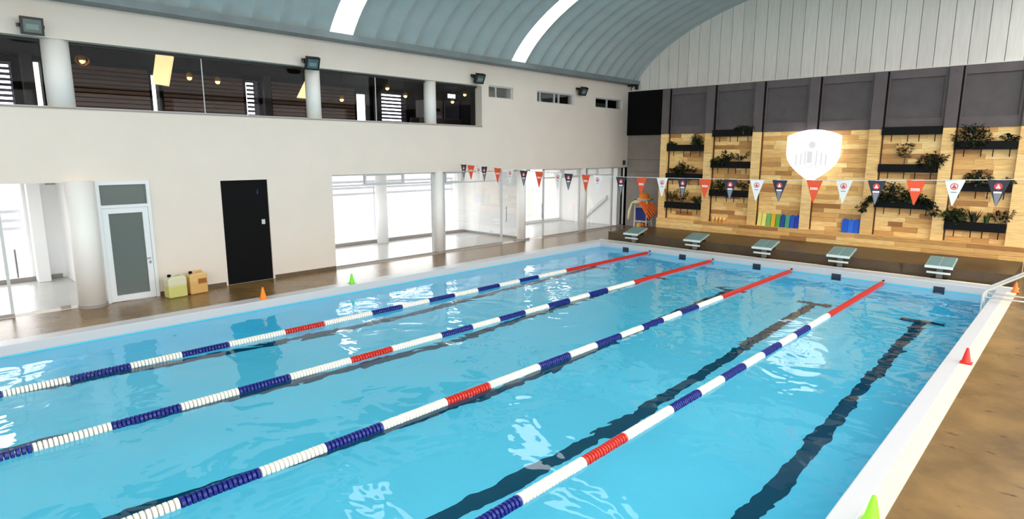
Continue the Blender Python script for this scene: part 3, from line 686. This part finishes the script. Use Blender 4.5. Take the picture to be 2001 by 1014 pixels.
# ------------------------------------------------------------------ cones
def cone(x, y, z, rgb, lab, s=1.0):
    m_ = mat('cone_plastic', rgb, .4); e = tag(empty('training_cone', (x, y, z)), lab, 'cone', 'small training cones on the pool edge'); e.scale = (s, s, s)
    b = MB().lathe([(.068, .012), (.06, .02), (.016, .225), (.010, .23)], 20).build('cone_body', m_, e, smooth=True)
    MB().box(-.075, .075, -.075, .075, 0, .012).build('cone_base', m_, e, bevel=.005)
cone(-12.22, 5.30, .012, (250, 140, 20), 'orange training cone on the coping in front of the black door', 1.05)
cone(-12.22, 7.40, .012, (120, 235, 60), 'green training cone on the coping before the glazed bay', 1.0)
cone(-1.02, 10.62, .012, (226, 40, 26), 'red training cone on the grated pool edge', 1.0)
cone(-.95, 17.0, .012, (246, 120, 24), 'orange training cone at the pool corner by the handrail', 1.0)
cone(-.98, 5.30, .012, (150, 245, 40), 'lime green training cone on the grated pool edge', 1.1)

# ------------------------------------------------------------------ jerry cans
def can(x, y, m1, m2, patch, lab, rz):
    e = tag(empty('jerry_can', (x, y, 0)), lab, 'jerry can'); e.rotation_euler = (0, 0, rz)
    o = MB().box(-.13, .13, -.19, .19, 0, .27).build('lower_body', m2, e, bevel=.03)
    o = MB().prism([(-.13, -.19, .24), (-.13, .19, .24), (-.13, .19, .40), (-.13, .16, .45), (-.13, -.10, .45), (-.13, -.19, .40)], (.26, 0, 0)).build('upper_body', m1, e, bevel=.028)
    MB().tube([(0, .13, .44), (0, .11, .485), (0, -.02, .485), (0, -.04, .44)], .018, 8).build('carry_handle', m1, e)
    MB().lathe([(.035, .44), (.035, .485), (.03, .49)], 14, (0, -.11, 0)).build('cap', BLACKISH, e)
    if patch: MB().box(.13, .132, -.02, .16, .22, .33).build('label_patch', patch, e)
can(-13.75, 4.12, mat('can_pale_plastic', (214, 210, 176), .4), mat('can_yellow_liquid', (200, 197, 116), .4), None, 'pale translucent jerry can with yellow liquid by the cream wall', .1)
can(-13.82, 4.56, mat('can_tan_plastic', (222, 180, 112), .4), mat('can_tan_lower', (212, 166, 96), .4), mat('brown_label', (150, 90, 24), .5), 'tan jerry can with brown patch by the cream wall', .1)

# ------------------------------------------------------------------ pennant flag line
FY = 12.3
fx = [-13.75, -13.43, -13.1, -12.86, -12.31, -11.82, -11.3, -10.74, -10.09, -9.74, -9.19, -8.83, -8.15, -7.59, -7.05, -6.54, -6.02, -5.46, -4.91, -4.46, -3.82, -3.31, -2.78, -2.19, -1.65, -1.08, -.5, .05, .6, 1.15, 1.7]
cyc = ['n', 'o', 'w', 'n', 'o', 'w', 'n', 'o', 'w', 'n', 'o', 'w', 'n', 'o', 'w', 'n', 'o', 'n', 'w', 'n', 'o', 'w', 'n', 'o', 'w', 'n', 'o', 'w', 'n', 'o', 'w']
def fz(x):
    # sagging cord through measured heights
    P_ = [(-14.1, 2.68), (-13.65, 2.66), (-11.2, 2.53), (-8.1, 2.45), (-4.85, 2.48), (-2.72, 2.535), (-1.03, 2.60), (4.05, 2.95)]
    for (a, za), (c, zc) in zip(P_, P_[1:]):
        if a <= x <= c: return za+(zc-za)*(x-a)/(c-a)
    return 2.6
fle = tag(empty('flag_line', (0, FY, 0)), 'string of navy, orange and white pennants hanging across the pool', 'flag line')
MB().tube([(x/4, 0, fz(x/4)) for x in range(-56, 17)], .006, 6).build('cord', mat('white_cord', (225, 225, 220), .6), fle)
FC = {'n': mat('navy_pennant', (40, 42, 58), .6), 'o': mat('orange_pennant', (234, 84, 44), .6), 'w': mat('white_pennant', (240, 238, 234), .6)}
REDP = mat('red_print', (206, 60, 60), .6); PINK = mat('pale_print', (246, 214, 210), .6); WPR = mat('white_print', (244, 240, 236), .6); GPR = mat('grey_print', (130, 132, 140), .6)
def pen(mb, x0, x1, z0, z1, d):   # thin plate in the pennant plane, d = proud distance
    return mb.box(x0, x1, -d, d, z0, z1)
for x, k in zip(fx, cyc):
    W2, H = .138, .42
    pn = link('pennant', MB().prism([(-W2, -.002, 0), (W2, -.002, 0), (W2, -.002, -.02), (.008, -.002, -H), (-.008, -.002, -H), (-W2, -.002, -.02)], (0, .004, 0)).mesh('pennant', FC[k]), fle, (x, 0, fz(x)), (0, 0, random.uniform(-.12, .12)))
    if k == 'o':
        for j in range(5): pen(MB(), -.066+j*.027, -.046+j*.027, -.165, -.135, .003).build('print_stroke', WPR, pn)
        pen(MB(), -.07, .07, -.18, -.172, .003).build('print_line', WPR, pn)
    else:
        # round crest with a pale figure, then a lettering band
        cz = -.105
        MB().prism([(.055*math.cos(t), -.0035, cz+.055*math.sin(t)) for t in [i*math.pi/8 for i in range(16)]], (0, .007, 0)).build('crest', REDP, pn)
        MB().prism([(.044*math.cos(t), -.0042, cz+.044*math.sin(t)) for t in [i*math.pi/8 for i in range(16)]], (0, .0084, 0)).build('crest_field', PINK if k == 'w' else REDP, pn)
        MB().prism([(.012*math.cos(t), -.005, cz+.02+.012*math.sin(t)) for t in [i*math.pi/5 for i in range(10)]], (0, .01, 0)).build('crest_dot', REDP if k == 'w' else WPR, pn)
        MB().prism([(-.03, -.005, cz-.03), (.03, -.005, cz-.03), (.022, -.005, cz), (0, -.005, cz+.008), (-.022, -.005, cz)], (0, .01, 0)).build('crest_wave', REDP if k == 'w' else WPR, pn)
        if k == 'n': pen(MB(), -.052, .052, -.215, -.185, .003).build('print_band', WPR, pn); MB().prism([(-.05, -.003, -.222), (.05, -.003, -.222), (.006, -.003, -H), (-.006, -.003, -H)], (0, .006, 0)).build('pennant_tip', GPR, pn)
        else: pen(MB(), -.04, .04, -.205, -.192, .003).build('print_band', GPR, pn)

# ------------------------------------------------------------------ illuminated shield sign
SX, SZ = -6.35, 2.94
sd = tag(empty('shield_sign', (SX, 20.0, SZ)), 'glowing white shield shaped sign on the oak wall', 'sign')
out = []
for i in range(17):
    t = i/16; out.append((-.77+1.54*t, .60+.19*math.sin(math.pi*t)**.9))
for i in range(1, 14):
    t = i/13; zz = .60-1.39*t; wv = .77*(1-max(0, (t-.38)/.62)**1.9); out.append((max(.02, wv), zz))
for i in range(13, 0, -1):
    t = i/13; zz = .60-1.39*t; wv = .77*(1-max(0, (t-.38)/.62)**1.9); out.append((-max(.02, wv), zz))
MB().prism([(a, 0, c) for a, c in out], (0, .10, 0)).build('shield_body', emit_mat('white_backlit_acrylic', (255, 255, 255), .6), sd)
MB().prism([(a*.9, .10, c*.9) for a, c in out], (0, .03, 0)).build('halo_light', emit_mat('halo_strip', (255, 255, 255), .38), sd)
PALE = emit_mat('pale_grey_print', (246, 246, 246), .2)
MB().prism([(.10*math.cos(t)-.02, -.002, .33+.11*math.sin(t)) for t in [i*math.pi/10 for i in range(20)]], (0, .006, 0)).build('emblem_dot', PALE, sd)
for bx, z0, z1, wd in ((-.46, -.30, .06, .05), (-.32, -.28, .08, .05), (-.20, -.28, .16, .05), (-.07, -.22, .14, .16), (.13, -.28, .16, .05), (.27, -.28, .10, .05), (.40, -.28, .06, .05)):
    MB().box(bx-wd/2, bx+wd/2, -.002, .004, z0, z1).build('emblem_bar', PALE, sd)
MB().tube([(-.16+.03*i, -.002, -.32-.05*math.sin(i*.65)) for i in range(12)], .016, 6).build('emblem_wave', PALE, sd)
for s in (-.5, .5): MB().tube([(s, .13, .1), (s, .35, .1)], .012, 8).build('standoff', ALU, sd)

# ------------------------------------------------------------------ kickboards and small floats on the ledge
def kick(x, rgb, lab, h=.40, wd=.13, tilt=.12):
    m_ = mat('foam', rgb, .7); pts = []
    for i in range(9):
        t = math.pi*i/8; pts.append((wd/2*-math.cos(t), 0, h-.05+.05*math.sin(t)))
    pts = [(-wd/2, 0, 0)]+pts+[(wd/2, 0, 0)]
    o = MB().prism(pts, (0, .035, 0)).build('kickboard', m_, None, loc=(x, 20.19, .648), bevel=.004); o.rotation_euler = (-tilt, 0, 0)
    tag(o, lab, 'kickboard', 'kickboards leaning on the ledge')
kc = [((232, 226, 120), 'pale yellow kickboard at the end of the coloured row'), ((240, 232, 130), 'pale yellow kickboard next to the light green one'), ((110, 185, 90), 'light green kickboard next to the yellow ones'), ((240, 176, 50), 'orange kickboard between green ones'), ((90, 170, 70), 'grass green kickboard after the orange one'), ((24, 74, 150), 'dark blue kickboard between green ones'), ((70, 160, 120), 'sea green kickboard before the blue ones'), ((28, 82, 200), 'bright blue kickboard beside the sea green one'), ((26, 66, 190), 'bright blue kickboard second from the pilaster'), ((50, 110, 215), 'bright blue kickboard beside the pilaster')]
for i, (c_, lab) in enumerate(kc): kick(-7.90+i*.15, c_, lab, .42 if i > 0 else .44)
for i, (c_, lab) in enumerate((((30, 90, 205), 'blue kickboard at one end of the separate blue trio'), ((44, 110, 220), 'middle kickboard of the separate blue trio'), ((36, 98, 212), 'blue kickboard of the trio nearest the trailing plant'))): kick(-5.31+i*.168, c_, lab, .42, .16)
for i in range(4):
    e = tag(empty('foam_float', (-9.52+i*.13, 20.2, .648)), 'small yellow and orange foam float on the ledge', 'float', 'small foam floats on the ledge')
    e.rotation_euler = (0, .12, 0)
    MB().lathe([(.045, 0), (.05, .02), (.05, .08), (.045, .09)], 12).build('lower_ring', mat('foam_orange', (232, 150, 60), .7), e)
    MB().lathe([(.04, .09), (.045, .11), (.045, .17), (.035, .185)], 12).build('upper_ring', mat('foam_yellow', (240, 220, 150), .7), e)

# ------------------------------------------------------------------ noodle rack
RXc, RY = -12.76, 20.9
rk = tag(empty('storage_rack', (RXc, RY, 0)), 'white tube rack with pool toys against the grey stone wall', 'rack')
for sx in (-.27, .27):
    for sy in (-.2, .2): MB().tube([(sx, sy, 0), (sx, sy, 1.18)], .022, 8).build('leg', ALUW, rk)
for z in (.36, .92, 1.18):
    MB().tube([(-.27, -.2, z), (.27, -.2, z)], .018, 8).build('cross_bar', ALUW, rk); MB().tube([(-.27, .2, z), (.27, .2, z)], .018, 8).build('cross_bar', ALUW, rk)
for sx in (-.27, .27): MB().tube([(sx, -.2, 1.18), (sx, .2, 1.18)], .018, 8).build('side_bar', ALUW, rk)
MB().box(-.3, .3, -.22, .22, 1.20, 1.22).build('top_shelf', BLACKISH, rk)
e = tag(empty('blue_tub', (RXc, RY, .40)), 'dark blue tub hung in the toy rack', 'tub')
MB().prism([(-.22, -.17, 0), (.22, -.17, 0), (.25, -.17, .48), (-.25, -.17, .48)], (0, .34, 0)).build('tub_body', mat('blue_plastic', (24, 50, 130), .4), e, bevel=.02)
MB().box(-.255, .255, -.185, .185, .48, .51).build('tub_rim', mat('blue_plastic_rim', (40, 80, 170), .4), e, bevel=.008)
e = tag(empty('foam_ring', (RXc+.02, RY, 1.22)), 'orange round foam float on top of the toy rack', 'float')
MB().lathe([(.26, 0), (.26, .04), (.2, .06), (.18, .2), (.12, .25), (.02, .26)], 20).build('cap_body', mat('foam_orange2', (240, 140, 30), .7), e, smooth=True)
MB().lathe([(.28, -.0), (.28, .03)], 20).build('cap_rim', mat('foam_pale', (250, 220, 190), .7), e)
for i in range(3):
    tag(MB().lathe([(.09, 0), (.09, .26)], 14, (RXc-.15+.15*i, RY-.02+.05*(i % 2), .012)).build('foam_roller', mat('foam_roll', [(240, 190, 70), (235, 120, 50), (150, 50, 30)][i], .7), smooth=False), ['yellow', 'orange', 'dark red'][i]+' foam roller standing under the blue tub', 'foam roller')
YEL = mat('foam_pale_yellow', (226, 226, 170), .7); ORG = mat('foam_bright_orange', (242, 112, 30), .7)
for i in range(5):
    sx = -.22-.02*i; y0 = RY-.40+.075*i; ex = -.42-.045*i; ez_ = .42+.07*i
    pts = [(RXc+.05, y0, 1.10+.015*i)] + [(RXc+sx+(ex-sx)*(t/6)**.8, y0-.02*t/6, 1.12-(1.12-ez_)*(t/6)**1.7) for t in range(7)]
    tag(MB().tube(pts, .035, 10).build('pool_noodle', YEL, smooth=True), 'pale yellow foam noodle drooping from the toy rack', 'noodle', 'pale yellow noodles on the rack')
for i in range(6):
    y0 = RY-.42+.076*i; ex = .34+.05*i; z1 = .50+.045*i
    pts = [(RXc-.05, y0, 1.08+.012*i)] + [(RXc+.08+(ex+.1)*(t/6), y0, 1.09-(1.09-z1)*(t/6)**1.25+.02*i) for t in range(7)]
    tag(MB().tube(pts, .036, 10).build('pool_noodle', ORG, smooth=True), 'bright orange foam noodle slanting from the toy rack', 'noodle', 'orange noodles on the rack')

# ------------------------------------------------------------------ wall planters and plants
def planter(x0, x1, z, lab):
    e = tag(empty('wall_planter', (x0, 20.31, z)), lab, 'planter', 'black trough planters on the oak wall'); L_ = x1-x0
    b = MB().box(0, L_, -.20, -.185, -.11, .11).box(0, L_, -.015, 0, -.11, .11).box(0, .015, -.185, -.015, -.11, .11).box(L_-.015, L_, -.185, -.015, -.11, .11).box(.015, L_-.015, -.185, -.015, -.11, -.095)
    b.build('trough', PLANTER, e)
    MB().box(.015, L_-.015, -.185, -.015, -.095, .05).build('soil', mat('dark_soil', (34, 26, 18), .9), e)
    for t in (.17, .45, .64, .9): MB().tube([(L_*t, -.10, -.30), (L_*t, -.10, -.11)], .012, 6).build('peg', PLANTER, e)
B1, B2, B5, B6 = BAYS[0], BAYS[1], BAYS[4], BAYS[5]
bn = {0: 'bay next to the grey stone wall', 1: 'second bay from the grey stone wall', 4: 'bay between shield bay and last bay', 5: 'last bay beside the wall end'}
for bi, zs in ((0, (3.20, 2.19, 1.14)), (1, (3.69, 2.63, 1.66)), (4, (3.64, 2.60, 1.58)), (5, (3.23, 2.13, 1.08))):
    a, c = BAYS[bi]
    for z, lv in zip(zs, ('top', 'middle', 'lowest')):
        planter(a+.01, c-.03, z, 'black trough planter, %s one in the %s' % (lv, bn[bi]))

def leaf(b, p, d, ln, wd, droop=.3):
    d = Vector(d).normalized(); side = d.cross(Vector((0, 0, 1)))
    if side.length < .05: side = Vector((1, 0, 0))
    side.normalize(); p = Vector(p); mid = p+d*ln*.5; tip = p+d*ln+Vector((0, 0, -ln*droop)); n = len(b.v)
    wd *= 1.5; upv = side.cross(d)*wd*.18
    b.v += [tuple(p), tuple(mid+side*wd/2+upv), tuple(tip), tuple(mid-side*wd/2+upv), tuple(mid)]
    b.f += [(n, n+1, n+4), (n+1, n+2, n+4), (n+2, n+3, n+4), (n+3, n, n+4)]
def rv(a=1):
    return Vector((random.uniform(-a, a), random.uniform(-a, a), random.uniform(-a, a)))
def plant(kind, x, z, wx, h, lab, m_=GREEN, base=0, y=20.2):
    """x, z = where the plant meets its soil; wx = half width; h = height"""
    e = tag(empty('planter_plant', (x, y, z)), lab, 'plant', 'plants in the wall planters'); f_ = MB(); s_ = MB()
    if kind == 'bush':
        n = int(150*(wx/.3)*(h/.4))+60
        for i in range(n):
            u = random.uniform(-1, 1); v = random.random()
            rad = math.sqrt(max(0, 1-(2*v-1)**2*.8))
            p = Vector((u*wx*rad, random.uniform(-.16, .05), v*h*random.uniform(.7, 1)))
            leaf(f_, p, Vector((u*.8, random.uniform(-.7, .3), random.uniform(-.3, .8))), random.uniform(.07, .13), random.uniform(.04, .07))
        for i in range(6): s_.tube([(0, 0, -.02), (random.uniform(-.6, .6)*wx, random.uniform(-.06, .04), h*.75)], [.008, .004], 5)
    elif kind == 'tree':
        s_.tube([(0, 0, -.02), (.02, 0, h*.35), (0, -.02, h*.7)], [.013, .011, .007], 6)
        for i in range(120):
            t = random.uniform(-1, 1); v = random.random()
            leaf(f_, (t*wx*(.4+.6*v), random.uniform(-.09, .07), h*(.38+.6*v)), (t, random.uniform(-.6, .3), random.uniform(0, 1)), random.uniform(.07, .12), .045)
    elif kind == 'fern':
        for i in range(26):
            a = random.uniform(-1, 1); ln = random.uniform(.7, 1)
            pts = []
            for k in range(8):
                t = k/7; pts.append(Vector((a*wx*ln*t, -.16*ln*t*random.uniform(.6, 1), h*ln*(1.9*t-1.25*t*t*(.6+.6*abs(a))))))
            s_.tube(pts, [.005]*8, 4)
            for k in range(1, 8):
                d = (pts[k]-pts[k-1]).normalized(); sd_ = d.cross(Vector((0, 1, 0))).normalized()
                for q in (-1, 1): leaf(f_, pts[k], d*.5+sd_*q, .075*(1.15-k/9), .026, .15)
    elif kind == 'spiky':
        for i in range(16):
            a = random.uniform(-1, 1); leaf(f_, (a*.03, random.uniform(-.03, .03), 0), (a*wx/h, random.uniform(-.25, .15), 1), h*random.uniform(.6, 1), .045, .05)
    elif kind == 'sprig':
        for i in range(4):
            a = -1+2*i/3; tipv = Vector((a*wx, random.uniform(-.1, .02), h*random.uniform(.6, 1))); s_.tube([(0, 0, 0), tuple(tipv*.5+Vector((0, 0, .04))), tuple(tipv)], [.008, .006, .004], 5)
            for k in range(12): leaf(f_, tipv*(.35+.055*k), (a+random.uniform(-.6, .6), random.uniform(-.6, .2), random.uniform(-.2, .9)), random.uniform(.09, .14), .07)
    elif kind == 'trail':
        for i in range(5):
            ex = wx*random.uniform(.5, 1); pts = [Vector((ex*t/5, -.22*min(1, t/2), h*math.sin(min(1, t/2.2)*math.pi*.5)*.5-(t/5)**2*abs(h)*random.uniform(.8, 1.3))) for t in range(6)]
            s_.tube(pts, [.006]*6, 4)
            for k in range(1, 6):
                for q in range(6): leaf(f_, pts[k]+rv(.03), (random.uniform(-1, 1), random.uniform(-.8, .1), random.uniform(-.6, .6)), random.uniform(.07, .12), .065)
        for i in range(25): leaf(f_, (random.uniform(-.12, .12), random.uniform(-.1, .05), random.uniform(0, .2)), (random.uniform(-1, 1), -.4, random.uniform(-.2, 1)), .1, .06)
    for mb in (f_, s_):      # leaves stop at the planks and at the pilaster faces
        mb.v = [(vx, min(vy, (20.145 if any(p0-.02 < x+vx < p1+.02 for p0, p1 in PIL) else 20.302)-y), vz) for vx, vy, vz in mb.v]
    tag(f_.build('foliage', m_, e), kind='stuff')
    if s_.v: s_.build('stems', STEM, e)
A_ = .05
plant('fern', -10.24, 3.20+A_, .22, .34, 'tall bushy fern at the end of the top planter near the grey wall', GREENL); plant('bush', -10.28, 3.22, .15, .48, 'dark upright bush rising behind the tall fern', GREEN, y=20.24)
plant('sprig', -11.22, 3.25, .10, .14, 'tiny sprig in the top planter near the grey wall')
plant('bush', -10.80, 2.24, .12, .50, 'dark upright bush in the middle planter near the grey wall'); plant('sprig', -10.45, 2.24, .22, .36, 'sprig with round leaves beside the upright bush'); plant('sprig', -11.08, 2.24, .1, .24, 'small sprig left of the upright bush, middle planter')
plant('sprig', -11.14, 1.19, .22, .62, 'loose leafy sprig in the lowest planter near the grey wall'); plant('sprig', -10.72, 1.19, .18, .50, 'dark leafy sprig in the middle of the lowest planter near the grey wall'); plant('fern', -10.16, 1.19, .30, .30, 'bushy fern in the lowest planter near the grey wall', GREENL); plant('spiky', -10.05, 1.19, .08, .42, 'upright blade plant behind the low fern')
plant('bush', -8.58, 3.74, .30, .16, 'low creeping plant in the highest planter of the second bay', GREEN)
plant('bush', -9.36, 2.55, .28, .36, 'wide dark bush spilling over a planter in the second bay'); plant('sprig', -9.15, 2.68, .14, .40, 'upright sprig beside the wide dark bush'); plant('sprig', -8.68, 2.68, .26, .40, 'spreading sprig at the end of the second bay middle planter')
plant('bush', -9.32, 1.71, .26, .42, 'dense dark bush in the lowest planter of the second bay'); plant('sprig', -8.52, 1.71, .22, .46, 'broad leaf sprig in the lowest planter of the second bay')
plant('tree', -3.95, 2.65, .20, .62, 'small tree shaped plant with pale stem in a planter'); plant('bush', -3.32, 2.60, .28, .38, 'dark round bush beside the small tree shaped plant'); plant('sprig', -3.15, 2.65, .2, .5, 'thin sprig rising behind the round dark bush')
plant('bush', -4.14, 1.63, .30, .55, 'tall dark bush in the planter above the trailing vine', GREEN); plant('bush', -3.66, 1.63, .20, .42, 'dark round bush in the middle of the low planter'); plant('trail', -4.42, 1.63, -.62, .42, 'dark vine trailing sideways past the pilaster'); plant('trail', -3.42, 1.63, .50, .34, 'vine trailing over the end of the low planter'); plant('fern', -3.85, 1.60, .3, .12, 'light green creeper over the low planter edge', GREENL)
plant('bush', -2.46, 3.16, .40, .62, 'large dense dark bush in the top planter of the last bay'); plant('sprig', -1.68, 3.28, .14, .22, 'small sprig in the top planter of the last bay')
plant('bush', -2.20, 2.18, .28, .40, 'dark bush in the middle planter of the last bay'); plant('fern', -1.6, 2.18, .22, .22, 'thin fern in the middle planter of the last bay', GREENL)
plant('fern', -2.62, 1.13, .42, .44, 'big feathery fern in the lowest planter of the last bay', GREENL); plant('bush', -2.60, 1.12, .24, .46, 'dark bush inside the big feathery fern', GREEN, y=20.25); plant('spiky', -2.2, 1.13, .26, .58, 'tall blade plant beside the feathery fern'); plant('spiky', -1.92, 1.13, .06, .36, 'narrow blade plant in the lowest planter of the last bay', GREENL); plant('sprig', -1.62, 1.13, .22, .50, 'dark sprig with large leaves in the lowest planter')
